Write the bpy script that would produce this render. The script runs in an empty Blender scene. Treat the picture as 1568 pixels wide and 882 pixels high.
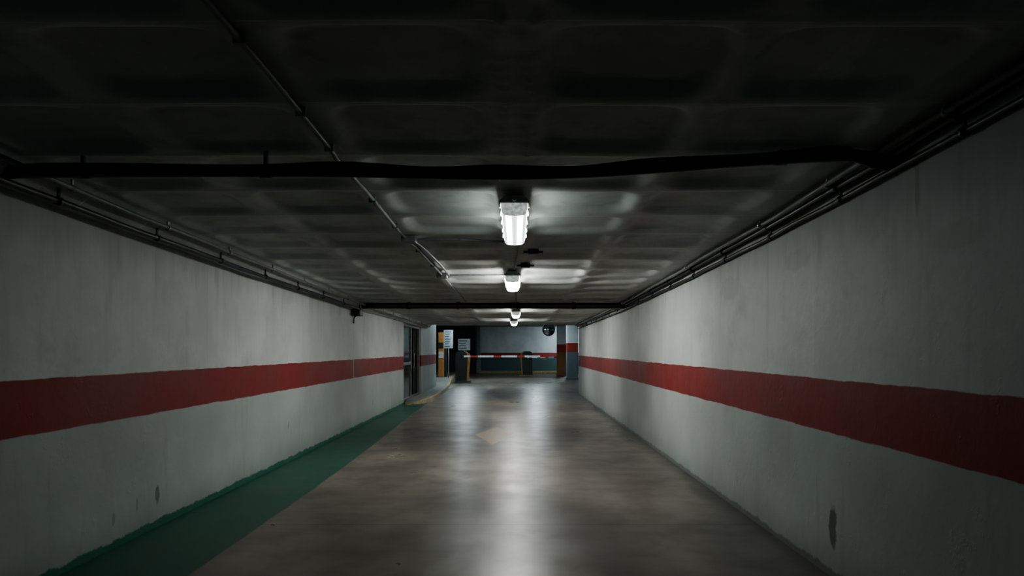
import bpy, bmesh, math, random
import numpy as np
from mathutils import Vector, Matrix
random.seed(4)
SC = bpy.context.scene
H = 1.4
ZOOM = False

# ------------------------------------------------------------ node helper
class NT:
    def __init__(s, name):
        s.m = bpy.data.materials.new(name); s.m.use_nodes = True
        s.t = s.m.node_tree; s.n = s.t.nodes
        s.b = s.n['Principled BSDF']; s.out = s.n['Material Output']
        s.tc = s.n.new('ShaderNodeTexCoord')
        s.sep = s.n.new('ShaderNodeSeparateXYZ')
        s.t.links.new(s.tc.outputs['Object'], s.sep.inputs[0])
        s.X, s.Y, s.Z = s.sep.outputs
    def put(s, sock, v):
        if hasattr(v, 'is_output'): s.t.links.new(v, sock)
        elif isinstance(v, (tuple, list)) and len(v) == 3 and sock.type == 'RGBA': sock.default_value = (*v, 1)
        else: sock.default_value = v
    def ma(s, op, a, b=0.0, c=0.0, clamp=False):
        n = s.n.new('ShaderNodeMath'); n.operation = op; n.use_clamp = clamp
        s.put(n.inputs[0], a); s.put(n.inputs[1], b); s.put(n.inputs[2], c)
        return n.outputs[0]
    def noise(s, scale, detail=4, rough=.55, vs=(1, 1, 1), off=(0, 0, 0)):
        mp = s.n.new('ShaderNodeMapping'); mp.inputs['Scale'].default_value = vs
        mp.inputs['Location'].default_value = off
        s.t.links.new(s.tc.outputs['Object'], mp.inputs[0])
        n = s.n.new('ShaderNodeTexNoise'); n.inputs['Scale'].default_value = scale
        n.inputs['Detail'].default_value = detail; n.inputs['Roughness'].default_value = rough
        s.t.links.new(mp.outputs[0], n.inputs['Vector'])
        return n.outputs[0]
    def mr(s, v, a, b, c=0.0, d=1.0, smooth=True):
        n = s.n.new('ShaderNodeMapRange')
        if smooth: n.interpolation_type = 'SMOOTHSTEP'
        s.put(n.inputs['Value'], v)
        for k, x in zip(('From Min', 'From Max', 'To Min', 'To Max'), (a, b, c, d)): s.put(n.inputs[k], x)
        return n.outputs[0]
    def mix(s, f, a, b, mode='MIX'):
        n = s.n.new('ShaderNodeMix'); n.data_type = 'RGBA'; n.blend_type = mode
        s.put(n.inputs[0], f); s.put(n.inputs[6], a); s.put(n.inputs[7], b)
        return n.outputs[2]
    def bump(s, h, st=.3, dist=.01, normal=None):
        n = s.n.new('ShaderNodeBump'); n.inputs['Strength'].default_value = st
        n.inputs['Distance'].default_value = dist
        s.put(n.inputs['Height'], h)
        if normal: s.t.links.new(normal, n.inputs['Normal'])
        return n.outputs[0]
    def ell(s, a, b, ca, cb, ra, rb, warp=None, soft=.5):
        u = s.ma('DIVIDE', s.ma('SUBTRACT', a, ca), ra); v = s.ma('DIVIDE', s.ma('SUBTRACT', b, cb), rb)
        r = s.ma('SQRT', s.ma('ADD', s.ma('MULTIPLY', u, u), s.ma('MULTIPLY', v, v)))
        if warp: r = s.ma('ADD', r, s.ma('MULTIPLY', s.ma('SUBTRACT', warp, .5), 1.2))
        return s.mr(r, 1.0, 1.0 - soft, 0, 1)
    def set(s, **k):
        for a, v in k.items(): s.put(s.b.inputs[a.replace('_', ' ')], v)
        return s.m

def simple(name, col, rough=.5, metal=0.0, var=.15, nscale=12, bump=0.0):
    t = NT(name)
    n = t.noise(nscale, 5)
    c = t.mix(t.mr(n, .3, .7), tuple(x * (1 - var) for x in col), tuple(min(1, x * (1 + var)) for x in col))
    t.set(Base_Color=c, Roughness=t.mr(n, .2, .8, max(0.02, rough - .08), min(1, rough + .08)), Metallic=metal)
    if bump: t.set(Normal=t.bump(n, bump, .01))
    return t.m

def wall_paint(name, top, red, low, z0, z1, marks=(), base_green=False, grime=1.0):
    t = NT(name)
    nz = t.noise(1.1, 5, .6); fine = t.noise(26, 4, .6); drip = t.noise(1.0, 5, .65, vs=(6, 6, .7))
    patch = t.noise(.8, 7, .7, off=(9, 4, 1))
    edge = t.ma('MULTIPLY', t.ma('SUBTRACT', t.noise(3.2, 4, .6), .5), .03)
    z = t.ma('ADD', t.Z, edge)
    topc = t.mix(t.mr(nz, .35, .68), tuple(x * .80 for x in top), top)
    topc = t.mix(t.ma('MULTIPLY', t.mr(drip, .50, .72), .34 * grime), topc, tuple(x * .6 for x in top))
    topc = t.mix(t.ma('MULTIPLY', t.mr(patch, .54, .64), .34 * grime), topc, tuple(x * .60 for x in top))
    lowc = t.mix(t.mr(nz, .35, .68), tuple(x * .84 for x in low), low)
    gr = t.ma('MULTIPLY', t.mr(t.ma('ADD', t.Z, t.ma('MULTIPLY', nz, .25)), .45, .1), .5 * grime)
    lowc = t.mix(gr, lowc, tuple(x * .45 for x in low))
    lowc = t.mix(t.ma('MULTIPLY', t.mr(drip, .56, .72), .28 * grime), lowc, tuple(x * .5 for x in low))
    redc = t.mix(t.mr(nz, .3, .7), tuple(x * .75 for x in red), red)
    c = t.mix(t.mr(z, z0 - .004, z0 + .004), lowc, redc)
    c = t.mix(t.mr(z, z1 - .004, z1 + .004), c, topc)
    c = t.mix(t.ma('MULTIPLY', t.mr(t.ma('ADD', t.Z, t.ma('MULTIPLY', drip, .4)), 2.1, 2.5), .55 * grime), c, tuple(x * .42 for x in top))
    warp = t.noise(14, 4)
    for (y, zz, ry, rz, col, k) in marks:
        m = t.ma('MULTIPLY', t.ell(t.Y, t.Z, y, zz, ry, rz, warp, .35), k)
        c = t.mix(m, c, col)
    zz = t.ma('SUBTRACT', t.Z, t.ma('MULTIPLY', t.noise(6, 4, .7), .09))
    if base_green:
        c = t.mix(t.mr(zz, .02, .0), c, (.022, .12, .085))
    else:
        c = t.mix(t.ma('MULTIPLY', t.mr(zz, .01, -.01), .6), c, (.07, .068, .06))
    lump = t.noise(2.2, 6, .55)
    peel = t.mr(t.noise(4.5, 6, .7, off=(3, 1, 2)), .60, .66)
    h = t.ma('ADD', lump, t.ma('MULTIPLY', fine, .06))
    h = t.ma('ADD', h, t.ma('MULTIPLY', peel, .10))
    t.set(Base_Color=c, Roughness=t.mr(nz, .3, .7, .5, .68), Normal=t.bump(h, .36, .03), Specular_IOR_Level=.35)
    return t.m

# ------------------------------------------------------------ mesh helpers
def obj_from(name, verts, faces, mat=None, smooth=False, parent=None):
    me = bpy.data.meshes.new(name); me.from_pydata(verts, [], faces); me.update()
    ob = bpy.data.objects.new(name, me); SC.collection.objects.link(ob)
    if mat: me.materials.append(mat)
    if smooth:
        for p in me.polygons: p.use_smooth = True
    if parent: ob.parent = parent
    return ob
def bm_obj(name, bm, mats, parent=None, smooth=False):
    me = bpy.data.meshes.new(name); bmesh.ops.recalc_face_normals(bm, faces=bm.faces)
    bm.to_mesh(me); bm.free()
    for m in mats: me.materials.append(m)
    ob = bpy.data.objects.new(name, me); SC.collection.objects.link(ob)
    if smooth:
        for p in me.polygons: p.use_smooth = True
    if parent: ob.parent = parent
    return ob
def add_box(bm, x0, x1, y0, y1, z0, z1, mi=0, bev=0.0):
    b = bmesh.new()
    bmesh.ops.create_cube(b, size=1)
    for v in b.verts:
        v.co = Vector((x0 + (v.co.x + .5) * (x1 - x0), y0 + (v.co.y + .5) * (y1 - y0), z0 + (v.co.z + .5) * (z1 - z0)))
    if bev > 0: bmesh.ops.bevel(b, geom=list(b.edges), offset=bev, segments=2, affect='EDGES', profile=.5)
    mp = {v: bm.verts.new(v.co) for v in b.verts}
    for f in b.faces:
        nf = bm.faces.new([mp[v] for v in f.verts]); nf.material_index = mi
    b.free()
def box(name, x0, x1, y0, y1, z0, z1, mat, bev=0.0, parent=None):
    bm = bmesh.new(); add_box(bm, x0, x1, y0, y1, z0, z1, 0, bev)
    return bm_obj(name, bm, [mat], parent)
def smooth_path(pts, n=6):
    P = [Vector(p) for p in pts]
    if len(P) < 3: return P
    Q = [2 * P[0] - P[1]] + P + [2 * P[-1] - P[-2]]
    out = []
    for i in range(1, len(Q) - 2):
        a, b, c, d = Q[i - 1:i + 3]
        for k in range(n):
            u = k / n
            out.append(.5 * ((2 * b) + (c - a) * u + (2 * a - 5 * b + 4 * c - d) * u * u + (3 * b - a - 3 * c + d) * u ** 3))
    out.append(P[-1]); return out
def tube(bm, pts, r, seg=10, mi=0, sm=True):
    P = smooth_path(pts) if sm else [Vector(p) for p in pts]
    rings = []; N = None
    for i, p in enumerate(P):
        T = (P[min(i + 1, len(P) - 1)] - P[max(i - 1, 0)]).normalized()
        if N is None:
            N = T.cross(Vector((0, 0, 1)));
            if N.length < .1: N = T.cross(Vector((1, 0, 0)))
        N = (N - T * N.dot(T)).normalized(); B = T.cross(N)
        rings.append([bm.verts.new(p + r * (math.cos(a) * N + math.sin(a) * B)) for a in [2 * math.pi * k / seg for k in range(seg)]])
    for a, b in zip(rings, rings[1:]):
        for k in range(seg):
            f = bm.faces.new((a[k], a[(k + 1) % seg], b[(k + 1) % seg], b[k])); f.smooth = True; f.material_index = mi
    for rg in (rings[0], rings[-1]):
        f = bm.faces.new(rg); f.material_index = mi
def prism(bm, prof, axis, a0, a1, mi=0):
    def mk(p, a): return (a, p[0], p[1]) if axis == 'x' else (p[0], a, p[1])
    A = [bm.verts.new(mk(p, a0)) for p in prof]; B = [bm.verts.new(mk(p, a1)) for p in prof]
    n = len(prof)
    fs = [bm.faces.new(A), bm.faces.new(B[::-1])]
    for i in range(n): fs.append(bm.faces.new((A[i], A[(i + 1) % n], B[(i + 1) % n], B[i])))
    for f in fs: f.material_index = mi

def lerp_tab(tab, y):
    return float(np.interp(y, [t[0] for t in tab], [t[1] for t in tab]))
CT = [(-7, 2.52), (0, 2.51), (2.6, 2.46), (3.5, 2.42), (4.6, 2.375), (8, 2.29), (12, 2.215), (21.2, 2.155)]
def zc(y): return lerp_tab(CT, y)
XL, XR = -2.83, 1.94

# ------------------------------------------------------------ materials
RED = (.245, .026, .025)
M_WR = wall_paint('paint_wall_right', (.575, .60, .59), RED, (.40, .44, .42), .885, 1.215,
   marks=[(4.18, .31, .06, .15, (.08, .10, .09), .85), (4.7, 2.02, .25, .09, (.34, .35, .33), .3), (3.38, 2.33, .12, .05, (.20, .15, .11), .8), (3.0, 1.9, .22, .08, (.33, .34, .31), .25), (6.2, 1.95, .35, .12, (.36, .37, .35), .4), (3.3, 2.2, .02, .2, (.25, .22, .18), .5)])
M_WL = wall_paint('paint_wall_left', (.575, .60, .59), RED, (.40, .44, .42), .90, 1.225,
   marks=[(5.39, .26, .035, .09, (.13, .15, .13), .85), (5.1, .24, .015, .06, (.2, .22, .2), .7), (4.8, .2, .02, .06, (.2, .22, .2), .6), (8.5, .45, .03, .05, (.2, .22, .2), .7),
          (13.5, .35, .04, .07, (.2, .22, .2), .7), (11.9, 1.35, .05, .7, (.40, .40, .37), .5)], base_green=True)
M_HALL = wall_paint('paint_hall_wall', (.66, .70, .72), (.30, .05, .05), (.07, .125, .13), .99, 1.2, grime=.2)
M_COL = wall_paint('paint_column', (.55, .59, .61), (.28, .04, .03), (.11, .15, .17), 1.28, 1.70, grime=.3)
M_COL2 = wall_paint('paint_column_orange', (.55, .59, .61), (.28, .04, .03), (.24, .11, .045), 1.26, 1.66, grime=.3)
M_DARKW = simple('opening_shade_dark', (.04, .05, .052), .8)  # near-black: shade of the door recess and far opening put into the colour
M_PIPE = simple('black_pipe', (.028, .030, .030), .42, 0, .3, 30, .1)
M_COND = simple('grey_conduit', (.16, .165, .16), .5, 0, .3, 14, .1)
M_STEEL = simple('galvanised_steel', (.30, .32, .32), .4, .7, .2, 20)
M_HOUS = simple('lamp_housing_grey', (.45, .47, .46), .5)
M_DARK = simple('charcoal_metal', (.022, .025, .028), .4, .2)
M_ORG = simple('orange_paint', (.34, .165, .05), .5)
M_YEL = simple('yellow_paint', (.32, .24, .11), .6, 0, .35, 18)
M_WHITE = simple('white_paint', (.66, .69, .69), .45)
M_SIGN = simple('sign_face', (.42, .45, .46), .45)
M_REDP = simple('red_paint', (.42, .04, .03), .45)
M_BLUE = simple('teal_print', (.06, .16, .20), .5)
M_SIDE = simple('sidewalk_concrete', (.20, .21, .195), .55, 0, .2, 5, .1)
M_FRAME = simple('aluminium_frame', (.22, .23, .23), .4, .5)
M_ROOF = simple('hall_ceiling_concrete', (.28, .30, .30), .8)

def glass_dark():
    t = NT('dark_door_glass'); t.set(Base_Color=(.01, .015, .015), Roughness=.12); return t.m
M_GLASS = glass_dark()
def mirror():
    t = NT('mirror_face'); t.set(Base_Color=(.35, .38, .38), Metallic=1.0, Roughness=.12); return t.m
M_MIR = mirror()

# diffuser: tube images on the underside, luminous side walls
def lens(name, col, lo, hi, side, half, off=.036):
    t = NT(name)
    ax = t.ma('ABSOLUTE', t.X)
    d = t.ma('ABSOLUTE', t.ma('SUBTRACT', ax, off))
    band = t.mr(d, .026, .008)
    rib = t.ma('ABSOLUTE', t.ma('SINE', t.ma('MULTIPLY', t.Y, 120)))
    s = t.mr(band, 0, 1, lo, hi)
    s = t.ma('ADD', s, t.ma('MULTIPLY', t.mr(ax, half * .93, half * .97), side))
    s = t.ma('MULTIPLY', s, t.mr(rib, 0, 1, .75, 1.0))
    t.set(Base_Color=(.8, .82, .8), Roughness=.3, Emission_Color=col, Emission_Strength=s)
    return t.m
M_LENS1 = lens('lamp_diffuser_dim', (.90, 1.0, .97), 1.6, 24.0, 26.0, .0825)
M_LENS2 = lens('lamp_diffuser_new', (.98, .99, .95), 30.0, 160.0, 105.0, .08)
M_LENS3 = lens('lamp_diffuser', (.98, .99, .95), 18.0, 125.0, 75.0, .08)
M_LENSH = lens('hall_lamp_diffuser', (.80, .95, 1.0), 60.0, 150.0, 55.0, .08)
def endcap():
    t = NT('diffuser_end_plastic')
    n = t.noise(40, 3)
    t.set(Base_Color=(.6, .63, .61), Roughness=.3, Emission_Color=(.9, 1, .96), Emission_Strength=t.mr(n, .3, .7, .2, .5)); return t.m
M_LCAP = endcap()

def floor_mat():
    t = NT('polished_concrete_floor')
    n0 = t.noise(.35, 4, .5, off=(2, 7, 0)); n1 = t.noise(.9, 4, .52); n2 = t.noise(2.4, 4, .55); n3 = t.noise(9, 3, .5); sw = t.noise(1.0, 5, .55, vs=(1.7, .5, 1), off=(4, 2, 0))
    c = t.mix(t.mr(n1, .32, .68), (.105, .090, .074), (.20, .176, .146))
    c = t.mix(t.ma('MULTIPLY', t.mr(n0, .4, .62), .45), c, (.085, .076, .066))
    c = t.mix(t.ma('MULTIPLY', t.mr(n2, .42, .72), .50), c, (.065, .058, .050))
    c = t.mix(t.ma('MULTIPLY', t.mr(sw, .48, .72), .50), c, (.27, .25, .215))
    c = t.mix(t.ma('MULTIPLY', t.mr(n3, .45, .75), .20), c, (.07, .065, .058))
    w = t.noise(2.0, 4, .6)
    st = t.ell(t.X, t.Y, 1.15, 8.4, .75, 2.4, w, .95)
    c = t.mix(t.ma('MULTIPLY', st, .65), c, (.045, .043, .04))
    st = t.ell(t.X, t.Y, 1.5, 4.8, .5, 1.4, w, .95)
    c = t.mix(t.ma('MULTIPLY', st, .5), c, (.05, .048, .042))
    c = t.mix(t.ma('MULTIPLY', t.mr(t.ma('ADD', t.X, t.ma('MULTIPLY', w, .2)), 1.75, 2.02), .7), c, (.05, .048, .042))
    for y in (1.2, 5.46, 9.6, 13.4, 17.6, 23.0, 29.0):
        d = t.ma('ABSOLUTE', t.ma('SUBTRACT', t.Y, y))
        c = t.mix(t.ma('MULTIPLY', t.mr(d, .014, .006), .8), c, (.035, .032, .028))
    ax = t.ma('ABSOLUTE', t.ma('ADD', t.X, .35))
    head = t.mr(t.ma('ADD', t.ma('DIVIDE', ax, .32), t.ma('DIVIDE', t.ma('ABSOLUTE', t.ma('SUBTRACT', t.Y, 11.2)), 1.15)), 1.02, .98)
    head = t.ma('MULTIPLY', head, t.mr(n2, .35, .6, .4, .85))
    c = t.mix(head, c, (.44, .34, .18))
    xe = t.mr(t.Y, 6.0, 18.5, -2.03, -2.30)
    gx = t.ma('SUBTRACT', t.ma('ADD', t.X, t.ma('MULTIPLY', t.ma('SUBTRACT', n2, .5), .05)), xe)
    gm = t.ma('MULTIPLY', t.mr(gx, .012, -.012), t.mr(t.Y, 24.4, 24.3))
    gcol = t.mix(t.mr(n2, .3, .7), (.014, .078, .056), (.024, .118, .084))
    c = t.mix(gm, c, gcol)
    rough = t.ma('ADD', t.mr(n2, .25, .75, .25, .36), t.mr(sw, .45, .8, 0, .06))
    rough = t.ma('ADD', rough, t.mr(n0, .35, .65, 0, .06))
    rough = t.ma('ADD', rough, t.ma('MULTIPLY', gm, .16))
    rough = t.ma('ADD', rough, t.ma('MULTIPLY', head, .12))
    h = t.noise(1.8, 3, .45)
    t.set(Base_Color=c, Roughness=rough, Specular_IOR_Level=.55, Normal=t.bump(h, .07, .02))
    return t.m

def ceil_mat():
    t = NT('coffered_concrete')
    n1 = t.noise(1.4, 6, .6); n2 = t.noise(7, 6, .65); st = t.noise(3, 5, .7, vs=(1, .4, 1), off=(7, 0, 0))
    c = t.mix(t.mr(n1, .35, .65), (.33, .345, .335), (.46, .47, .455))
    c = t.mix(t.ma('MULTIPLY', t.mr(n2, .5, .7), .35), c, (.22, .23, .22))
    c = t.mix(t.ma('MULTIPLY', t.mr(st, .62, .72), .4), c, (.58, .58, .54))
    ph = t.ma('ABSOLUTE', t.ma('SUBTRACT', t.ma('FRACT', t.ma('ADD', t.ma('DIVIDE', t.ma('SUBTRACT', t.Y, 4.93), .68), 20.5)), .5))
    jm = t.ma('MULTIPLY', t.mr(ph, .012, .004), t.mr(n2, .4, .6, .1, .8))
    c = t.mix(jm, c, (.68, .67, .62))
    h = t.ma('ADD', n2, t.ma('MULTIPLY', t.noise(40, 3), .3))
    t.set(Base_Color=c, Roughness=t.mr(n2, .3, .7, .48, .6), Normal=t.bump(h, .15, .012), Specular_IOR_Level=.5)
    return t.m
M_FLOOR = floor_mat(); M_CEIL = ceil_mat()

# ------------------------------------------------------------ shell
box('floor', -8.0, 6.5, -6.2, 41.0, -.15, 0, M_FLOOR)

def tunnel_ceiling():
    x0, x1, y0, y1 = XL - .1, XR + .1, -6.1, 21.2
    nx, ny = 196, 1000
    xs = np.linspace(x0, x1, nx); ys = np.linspace(y0, y1, ny)
    Xg, Yg = np.meshgrid(xs, ys)
    Z = np.interp(Yg, [c[0] for c in CT], [c[1] for c in CT])
    cx = np.array([-2.18, -1.34, -.485, .445, 1.25]); hw = np.array([.36, .38, .38, .36, .40])
    v = ((Yg - 4.93) / .68) % 1.0 - .5
    rec = np.zeros_like(Z)
    rng = np.random.RandomState(3)
    rowid = np.floor((Yg - 4.93) / .68).astype(int) + 40
    dep = rng.uniform(.032, .05, (100, 5))
    for k in range(5):
        u = (Xg - cx[k]) / hw[k]; vv = v * .68 / .305
        r = (np.abs(u) ** 5 + np.abs(vv) ** 5) ** .2
        s = np.clip((1.0 - r) / .24, 0, 1); s = s * s * (3 - 2 * s)
        rec += s * dep[rowid % 100, k]
    fall = np.where(Yg > 11.95, .45, 1.0)
    Z = Z + rec * fall
    nse = rng.uniform(0, 1, ny)
    for xr in (-.055, .06):
        d = np.abs(Xg - xr - .01 * np.sin(Yg * 7)); Z -= np.clip(1 - d / .03, 0, 1) * (.006 + .012 * (nse[:, None] > .72))
    d = np.minimum(np.abs(v - .5), np.abs(v + .5)) * .68
    Z -= np.clip(1 - d / .03, 0, 1) * .006
    s = np.clip((-2.58 - Xg) / .2, 0, 1); Z -= .11 * s * s * (3 - 2 * s)
    Z += .004 * np.sin(Xg * 2.3 + Yg * .9)
    co = np.stack([Xg, Yg, Z], -1).reshape(-1, 3)
    i = np.arange((ny - 1) * nx).reshape(ny - 1, nx)[:, :-1].ravel()
    f = np.stack([i, i + nx, i + nx + 1, i + 1], -1)
    n0 = len(co)
    verts = co.tolist() + [(x0, y0, 2.95), (x1, y0, 2.95), (x1, y1, 2.95), (x0, y1, 2.95)]
    faces = f.tolist()
    bl, br, tl, tr = 0, nx - 1, (ny - 1) * nx, ny * nx - 1
    faces.append([n0, n0 + 1, n0 + 2, n0 + 3])
    faces.append([n0 + 3, n0 + 2] + list(range(tr, tl - 1, -1)))
    faces.append([n0 + 1, n0] + list(range(bl, br + 1)))
    faces.append([n0, n0 + 3] + list(range(tl, bl - 1, -nx)))
    faces.append([n0 + 2, n0 + 1] + list(range(br, tr + 1, nx)))
    ob = obj_from('ceiling', verts, faces, M_CEIL)
    for p in ob.data.polygons[:len(f)]: p.use_smooth = True
tunnel_ceiling()

box('wall_right', XR, XR + .3, -6, 21.1, 0, 2.75, M_WR)
bm = bmesh.new()
add_box(bm, XL - .24, XL, -6, 17.2, 0, 2.75)
add_box(bm, XL - .24, XL, 20.4, 24.2, 0, 2.75)
add_box(bm, XL - .24, XL, 17.2, 20.4, 2.08, 2.75)
bm_obj('wall_left', bm, [M_WL])
# unseen rear end left open, so cool world fill lifts the near ceiling
bm = bmesh.new()
add_box(bm, -5.2, -5.0, 16.8, 20.9, 0, 2.75)
add_box(bm, -5.0, XL - .24, 16.8, 17.0, 0, 2.75)
add_box(bm, -5.0, XL - .24, 20.7, 20.9, 0, 2.75)
bm_obj('wall_lobby', bm, [M_DARKW])  # recess shade carried by the near-black wall colour
box('wall_back', -8, 6.5, 40, 40.3, 0, 2.9, M_HALL)
box('wall_hall_right', 6.2, 6.5, 21.1, 40, 0, 2.9, M_HALL)
box('wall_hall_left', -8, -7.7, 24.0, 40, 0, 2.9, M_HALL)
bm = bmesh.new(); add_box(bm, XR + .3, 6.5, 20.8, 21.1, 0, 2.9); bm_obj('wall_hall_front', bm, [M_HALL])
box('wall_hall_front_left', -8, XL - .24, 23.9, 24.2, 0, 2.9, M_HALL)
bm = bmesh.new()
add_box(bm, -8, 6.5, 21.2, 40.3, 2.72, 2.95)
add_box(bm, -8, XL - .1, 16.8, 21.2, 2.72, 2.95)
for y in (25, 29.5, 35): add_box(bm, -7.7, 6.2, y - .15, y + .15, 2.62, 2.72)
bm_obj('ceiling_hall', bm, [M_ROOF])
box('dark_opening_panel', -7.7, -2.35, 39.6, 39.98, 0, 2.72, M_DARKW)  # near-black panel stands in for the shade of a dark opening
box('trim_1', -2.3, 6.2, 39.6, 40, 0, .13, M_YEL, .02)
box('drain_pipe', -2.32, -2.05, 39.5, 39.72, 0, 2.72, M_COND, .06)

# ------------------------------------------------------------ door frame in left opening
dr = bpy.data.objects.new('door_1', None); SC.collection.objects.link(dr)
bm = bmesh.new()
for y in (17.25, 18.75, 20.32):
    add_box(bm, XL - .12, XL - .04, y - .045, y + .045, 0.0, 2.08, 0, .008)
add_box(bm, XL - .12, XL - .04, 17.2, 20.4, 2.0, 2.08, 0, .008)
add_box(bm, XL - .12, XL - .04, 17.2, 20.4, 0.0, .12, 0, .008)
add_box(bm, XL - .11, XL - .05, 17.2, 18.75, .98, 1.06, 0, .008)
bm_obj('frame', bm, [M_FRAME], dr)
box('glass_leaf', XL - .09, XL - .075, 17.29, 18.71, .12, 2.0, M_GLASS, 0, dr)
bm = bmesh.new(); tube(bm, [(XL, 18.6, .9), (XL + .05, 18.6, .92), (XL + .05, 18.6, 1.28), (XL, 18.6, 1.3)], .012)
tube(bm, [(XL - .09, 18.6, .9), (XL, 18.6, .9)], .012, sm=False); tube(bm, [(XL - .09, 18.6, 1.3), (XL, 18.6, 1.3)], .012, sm=False)
bm_obj('handle', bm, [M_STEEL], dr)
bm = bmesh.new(); add_box(bm, XL - 1.1, XL - .26, 20.25, 20.3, .05, 2.0); bm_obj('open_leaf', bm, [M_GLASS], dr)

# ------------------------------------------------------------ sidewalk + kerb
path = smooth_path([(-2.72, 17.3, 0), (-2.42, 17.6, 0), (-2.30, 18.6, 0), (-2.30, 21, 0), (-2.45, 25, 0), (-2.75, 29, 0), (-3.1, 34, 0), (-3.3, 39.5, 0)], 8)
bm = bmesh.new()
rows = []
def kh(i): return min(1, i / 10 + .1)
for i, p in enumerate(path):
    hgt = kh(i)
    rows.append([bm.verts.new((p.x, p.y, 0)), bm.verts.new((p.x - .008, p.y, .09 * hgt)), bm.verts.new((p.x - .02, p.y, .105 * hgt)), bm.verts.new((p.x - .10, p.y, .105 * hgt)), bm.verts.new((p.x - .10, p.y, 0))])
for i in range(len(rows) - 1):
    for k in range(4):
        f = bm.faces.new((rows[i][k], rows[i + 1][k], rows[i + 1][k + 1], rows[i][k + 1]))
        f.material_index = 0 if (i // 3) % 2 == 0 else 1
bm.faces.new(rows[0]); bm.faces.new(rows[-1][::-1])
bm_obj('kerb', bm, [M_YEL, simple('worn_white_kerb', (.30, .28, .22), .6)])
bm = bmesh.new()
P2 = [(p, kh(i)) for i, p in enumerate(path) if i >= 1]
L = [bm.verts.new((p.x - .102, p.y, .10 * h)) for p, h in P2]
Rr = [bm.verts.new((-2.825 if p.y < 24.3 else -4.6, p.y, .10 * h)) for p, h in P2]
for i in range(len(P2) - 1):
    bm.faces.new((L[i], L[i + 1], Rr[i + 1], Rr[i]))
bm_obj('sidewalk', bm, [M_SIDE])

# ------------------------------------------------------------ lamps
def lamp(y0, x, mat, length=1.28, w=.16, zt=None):
    e = bpy.data.objects.new('fluorescent_ceiling_lamp', None); SC.collection.objects.link(e)
    yc = y0 + length / 2
    z = zt if zt else min(zc(y0), zc(y0 + length)) - .006
    e.location = (x, yc, z)
    hl = length / 2
    bm = bmesh.new()
    prof = [(-.06, .0), (.06, .0), (w / 2 + .004, -.026), (w / 2 + .004, -.045), (-w / 2 - .004, -.045), (-w / 2 - .004, -.026)]
    prism(bm, prof, 'y', -hl, hl)
    for s in (-.38, .38):
        add_box(bm, -.05, .05, s * length - .03, s * length + .03, -.02, .02 if s < 0 else .01)
    tube(bm, [(0, -hl - .05, -.025), (0, -hl, -.025)], .014, 10, 0, False)
    for yy in (-.46, -.25, 0, .25, .46):
        for sx in (-1, 1):
            cxx = sx * (w / 2 + .004)
            add_box(bm, min(cxx, cxx + sx * .008), max(cxx, cxx + sx * .008), yy * length - .018, yy * length + .018, -.065, -.025)
    bm_obj('housing', bm, [M_HOUS], e)
    bm = bmesh.new()
    a = w / 2
    lp = [(-a, -.0455), (a, -.0455), (a * .98, -.07), (a * .92, -.098), (a * .74, -.113), (0, -.120), (-a * .74, -.113), (-a * .92, -.098), (-a * .98, -.07)]
    prism(bm, lp, 'y', -hl + .04, hl - .04)
    bm_obj('diffuser', bm, [mat], e)
    bm = bmesh.new()
    lq = [(px * 1.01, pz if pz > -.046 else pz - .001) for px, pz in lp]
    prism(bm, lq, 'y', -hl + .004, -hl + .0395); prism(bm, lq, 'y', hl - .0395, hl - .004)
    bm_obj('end_caps', bm, [M_LCAP], e)
    return e
lamp(4.2, -.01, M_LENS1, 1.25, .165); lamp(7.6, -.04, M_LENS2); lamp(13.5, 0.0, M_LENS3); lamp(17.4, -.05, M_LENS3)
for (x, y) in ((-2.05, 25.6), (.8, 25.6), (-2.3, 30.6), (.95, 30.6)):
    lamp(y, x, M_LENSH, zt=2.71)
lamp(38.0, 3.2, M_LENSH, zt=2.71)

# ------------------------------------------------------------ pipes
def cross(y, r, pts, name='cable_pipe', cable=True, cl=(-2.3, -1.25, 1.35)):
    bm = bmesh.new()
    tube(bm, pts, r, 12)
    if cable:
        pts2 = [(px, py - r * .6, pz + r * .8) for px, py, pz in pts]
        pts2 = [(a, b, c + (.012 if i % 2 else -.004)) for i, (a, b, c) in enumerate(pts2)]
        tube(bm, pts2, r * .42, 8)
    P = smooth_path(pts)
    for xx in cl:
        k = min(range(len(P)), key=lambda i: abs(P[i].x - xx)); p = P[k]
        tube(bm, [(p.x - .03, p.y, p.z), (p.x + .03, p.y, p.z)], r * 1.2, 12, 1, False)
        add_box(bm, p.x - .008, p.x + .008, p.y - .01, p.y + .01, p.z, zc(p.y), 1)
    return bm_obj(name, bm, [M_PIPE, M_DARK])
cross(3.5, .029, [(XL + .01, 3.66, 2.34), (-2.4, 3.58, 2.328), (-1.4, 3.52, 2.318), (-.9, 3.5, 2.312), (-.45, 3.5, 2.302), (-.1, 3.5, 2.296), (.3, 3.5, 2.305), (.7, 3.5, 2.33), (1.2, 3.49, 2.365), (1.6, 3.48, 2.385), (1.72, 3.47, 2.38), (1.82, 3.46, 2.345), (XR - .005, 3.44, 2.32)])
zz = zc(11.85) - .06
cross(11.85, .052, [(XL + .16, 11.85, zz), (-1, 11.85, zz), (1, 11.85, zz), (XR - .01, 11.85, zz)], cable=False, cl=(-1.9, -.9, .1, 1.1))
bm = bmesh.new()
add_box(bm, XL + .002, XL + .16, 11.7, 11.95, 1.98, 2.095, 0, .015)
tube(bm, [(XL + .08, 11.82, 1.99), (XL + .03, 11.82, 1.95), (XL + .02, 11.82, 1.85)], .012, 8)
bm_obj('junction_box', bm, [M_DARK])

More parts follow.
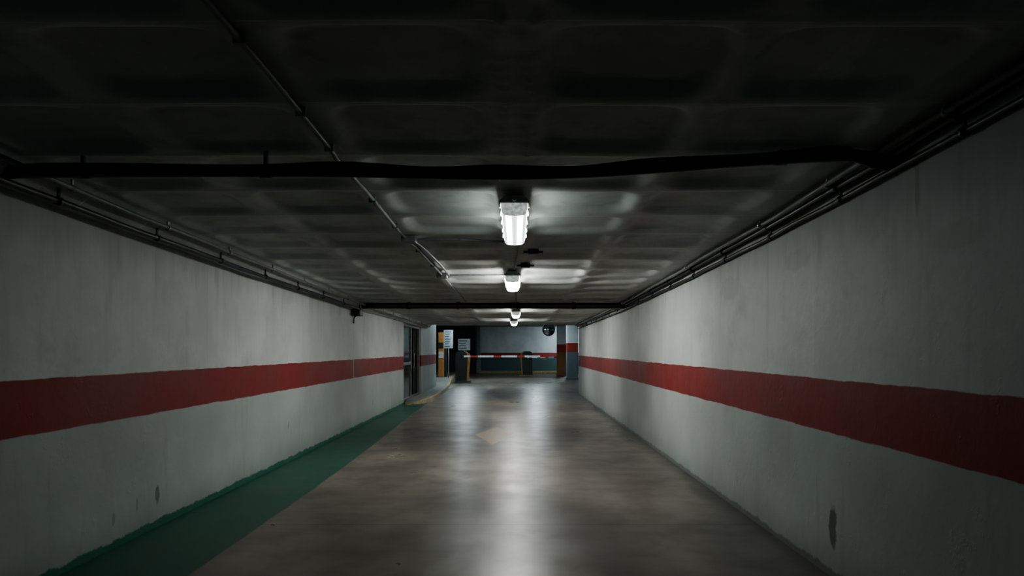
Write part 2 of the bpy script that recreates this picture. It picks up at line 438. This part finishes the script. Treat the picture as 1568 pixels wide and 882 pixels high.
def run(name, x, zoff, r, ys, mat, jit=.008, clip=1.1):
    bm = bmesh.new(); pts = []
    y = ys[0]
    while y < ys[1]:
        pts.append((x + random.uniform(-jit, jit), y, zc(y) - zoff + random.uniform(-jit, jit) * .5)); y += .55
    pts.append((x, ys[1], zc(ys[1]) - zoff))
    tube(bm, pts, r, 8)
    y = ys[0] + .4
    while y < ys[1]:
        z = zc(y) - zoff
        tube(bm, [(x, y - .015, z), (x, y + .015, z)], r * 1.35, 8, 1, False)
        add_box(bm, x - .006, x + .006, y - .008, y + .008, z, z + zoff, 1)
        y += clip
    return bm_obj(name, bm, [mat, M_STEEL if mat is M_COND else M_DARK])
run('electrical_conduit', XR - .06, .05, .02, (-3, 20.8), M_PIPE)
run('electrical_conduit', XR - .115, .035, .016, (-3, 20.8), M_COND)
run('electrical_conduit', XR - .035, .12, .017, (-3, 20.8), M_PIPE)
run('electrical_conduit', -2.60, .055, .016, (-3, 11.7), M_COND)
run('electrical_conduit', -2.68, .13, .020, (-3, 11.7), M_PIPE)
run('electrical_conduit', -2.62, .07, .016, (12.0, 20.8), M_COND)
bm = bmesh.new()
def cz(x, y, d=.022): return (x, y, zc(y) - d)
tube(bm, [cz(-.93, y) for y in (-3, -1, 1, 2, 2.6, 3.2, 3.45)] + [cz(-.93, 3.6, .03)] + [cz(-.92, y) for y in (4.2, 5, 5.6)] + [cz(-.90, 6.0), cz(-.88, 7, ), cz(-.86, 8.0), cz(-.86, 9.5), cz(-.84, 11.5)], .013, 8)
tube(bm, [cz(-.88, 5.75), cz(-.84, 6.1), cz(-.80, 7), cz(-.78, 8.0)], .011, 8)
for y in (1.6, 2.3, 2.95, 3.4, 4.4, 5.2, 6.3, 7.2, 9, 10.3):
    xx = lerp_tab([(0, -.93), (3.6, -.93), (5.6, -.92), (8, -.86), (11.5, -.84)], y)
    add_box(bm, xx - .022, xx + .022, y - .008, y + .008, zc(y) - .037, zc(y))
tube(bm, [cz(-.90, 5.72), cz(-.45, 5.75, .02), cz(-.12, 5.80, .03), (-.03, 5.56, zc(5.5) - .045)], .009, 8)
tube(bm, [cz(-.86, 8.0), cz(-.5, 8.0, .02), cz(-.14, 8.0, .02)], .012, 8)
add_box(bm, -.95, -.83, 5.64, 5.76, zc(5.7) - .06, zc(5.7), 0, .008)
add_box(bm, -.92, -.80, 7.9, 8.04, zc(8) - .06, zc(8), 0, .008)
bm_obj('electrical_conduit', bm, [M_COND])
bm = bmesh.new()
tube(bm, [cz(.0, 5.6), cz(.02, 6.2), cz(0, 6.9), cz(-.02, 7.5)], .010, 8)
tube(bm, [cz(-.02, 8.95), cz(0, 10.5), cz(0, 13.4)], .010, 8)
tube(bm, [cz(0, 14.9), cz(0, 17.3)], .010, 8)
bm_obj('lamp_feed_conduit', bm, [M_COND])
for (x, y) in ((.16, 6.35), (.10, 7.2)):
    bm = bmesh.new(); z = zc(y)
    add_box(bm, x - .05, x + .05, y - .05, y + .05, z - .05, z + .002, 0, .01)
    tube(bm, [(x - .09, y, z - .025), (x + .09, y, z - .025)], .010, 8, 0, False)
    bm_obj('junction_box', bm, [M_DARK])

# ------------------------------------------------------------ far hall objects
def column(x0, x1, y0, y1, mat, zb=0.0):
    bm = bmesh.new(); add_box(bm, x0, x1, y0, y1, zb, 2.72, 0, .025)
    add_box(bm, x0 - .02, x1 + .02, y0 - .02, y1 + .02, zb, zb + .1, 0, .01)
    bm_obj('concrete_column', bm, [mat])
column(2.37, 2.90, 31.8, 32.3, M_COL)
column(2.17, 2.66, 36.0, 36.4, M_COL2)
column(-4.35, -3.85, 32.5, 33.0, M_COL, .101)

def barrier(x, y, w, d, h, flip, arm_to, armz, base):
    e = bpy.data.objects.new('parking_barrier', None); SC.collection.objects.link(e)
    bm = bmesh.new()
    s = -1 if flip else 1
    body = [(-w / 2, 0), (w * .28, 0), (w * .33, h * .5), (w * .35, h * .80), (w * .28, h * .93), (w * .1, h), (-w * .25, h), (-w * .42, h * .97), (-w / 2, h * .9)]
    prism(bm, [(x + s * a, b) for a, b in body], 'y', y - d / 2, y + d / 2)
    bm_obj('cabinet', bm, [M_DARK], e)
    bm = bmesh.new()
    acc = [(w * .28, 0), (w * .36, 0), (w * .44, h * .5), (w * .5, h * .8), (w * .42, h * .93), (w * .2, h * 1.0), (w * .1, h), (w * .28, h * .93), (w * .35, h * .80), (w * .33, h * .5)]
    prism(bm, [(x + s * a, b) for a, b in acc], 'y', y - d / 2 - .01, y + d / 2 + .01)
    bm_obj('accent_panel', bm, [M_ORG], e)
    bm = bmesh.new(); add_box(bm, x - w * .55, x + w * .55, y - d * .6, y + d * .6, 0, .05, 0, .01); bm_obj('plinth', bm, [base], e)
    bm = bmesh.new()
    n = 11; sg = 1 if arm_to > x else -1; L = abs(arm_to - x); x0 = x
    for i in range(n):
        a = x0 + sg * L * i / n; b = x0 + sg * L * (i + 1) / n
        lo, hi = min(a, b), max(a, b)
        add_box(bm, lo, hi, y - d / 2 - .06, y - d / 2 - .02, armz - .04, armz + .04, 1 if i % 3 == 1 else 0)
    bm_obj('arm', bm, [M_WHITE, M_REDP], e)
    bm = bmesh.new(); tube(bm, [(x, y - d / 2 - .08, armz), (x, y - d / 2 + .02, armz)], .06, 16, 0, False); bm_obj('pivot', bm, [M_DARK], e)
    return e
barrier(-2.27, 29.3, .62, .4, 1.32, False, 1.36, 1.10, M_DARK)
barrier(.55, 36.4, .66, .4, 1.30, True, 2.15, .98, M_YEL)

def sign(name, x0, x1, y, z0, z1, rows, zb=0.0):
    e = bpy.data.objects.new(name, None); SC.collection.objects.link(e)
    bm = bmesh.new(); add_box(bm, x0, x1, y, y + .03, z0, z1, 0, .005); bm_obj('panel', bm, [M_SIGN], e)
    bm = bmesh.new()
    hh = (z1 - z0) / (rows * 1.6 + 1)
    for i in range(rows):
        zt = z1 - hh * (1 + i * 1.6)
        xr = x1 - .06 - random.uniform(0, .3) * (x1 - x0)
        add_box(bm, x0 + .05, xr, y - .006, y, zt - hh * .6, zt)
    bm_obj('lettering', bm, [M_BLUE], e)
    bm = bmesh.new(); xm = (x0 + x1) / 2
    tube(bm, [(xm, y + .05, zb), (xm, y + .05, z1)], .03, 12, 0, False); bm_obj('post', bm, [M_STEEL], e)
    return e
sign('information_sign', -2.52, -2.0, 29.75, 1.36, 1.86, 4)
sign('tariff_sign', -3.32, -2.90, 31.4, 1.45, 2.30, 7, .1)
e = bpy.data.objects.new('pay_station', None); SC.collection.objects.link(e)
box('body', -3.66, -3.36, 32.0, 32.4, .101, 2.2, M_ORG, .03, e)
box('dark_side', -3.36, -3.27, 32.0, 32.4, .101, 1.75, M_DARK, .02, e)
box('screen', -3.62, -3.41, 31.98, 32.0, 1.45, 1.72, M_DARK, 0, e)
box('slot_panel', -3.62, -3.41, 31.98, 32.0, 1.0, 1.3, M_SIGN, 0, e)

e = bpy.data.objects.new('convex_mirror', None); SC.collection.objects.link(e)
bm = bmesh.new()
R = .26; c = Vector((1.44, 30.0, 2.27))
rings = []
for k in range(8):
    r = R * (k + 1) / 8; dy = -.09 * (1 - (r / R) ** 2)
    rings.append([bm.verts.new((c.x + r * math.cos(a), c.y + dy, c.z + r * math.sin(a))) for a in [2 * math.pi * j / 32 for j in range(32)]])
cc = bm.verts.new((c.x, c.y - .09, c.z))
for j in range(32): bm.faces.new((cc, rings[0][j], rings[0][(j + 1) % 32])).smooth = True
for a, b in zip(rings, rings[1:]):
    for j in range(32): bm.faces.new((a[j], b[j], b[(j + 1) % 32], a[(j + 1) % 32])).smooth = True
bm_obj('mirror_dome', bm, [M_MIR], e)
bm = bmesh.new()
circ = [(c.x + R * math.cos(a), c.y, c.z + R * math.sin(a)) for a in [2 * math.pi * j / 32 for j in range(33)]]
tube(bm, circ, .025, 8, 0, False)
tube(bm, [(c.x, c.y + .03, c.z), (c.x, c.y + .12, c.z + .1), (c.x, c.y + .12, 2.72)], .02, 8, 0, False)
bmesh.ops.create_cone(bm, cap_ends=True, segments=24, radius1=R * .95, radius2=R * .5, depth=.05, matrix=Matrix.Translation((c.x, c.y + .025, c.z)) @ Matrix.Rotation(-math.pi / 2, 4, 'X'))
bm_obj('rim_and_bracket', bm, [M_DARK], e)

# ------------------------------------------------------------ world + camera
w = bpy.data.worlds.new('World'); SC.world = w; w.use_nodes = True
w.node_tree.nodes['Background'].inputs[0].default_value = (.40, .80, .84, 1)
w.node_tree.nodes['Background'].inputs[1].default_value = .30  # added cool fill, enters by the open rear end
try: SC.view_settings.look = 'AgX - Medium High Contrast'
except Exception: pass
cam = bpy.data.cameras.new('camera'); co = bpy.data.objects.new('camera', cam); SC.collection.objects.link(co)
co.location = (0, 0, H); co.rotation_euler = (math.pi / 2, 0, 0)
cam.sensor_width = 36; cam.lens = 24.0
cam.shift_x = -6 / 1568; cam.shift_y = 94 / 1568
if ZOOM:
    cam.lens = 96; cam.shift_x = -20 / 1568; cam.shift_y = 60 / 1568
cam.clip_start = .05; cam.clip_end = 200
SC.camera = co
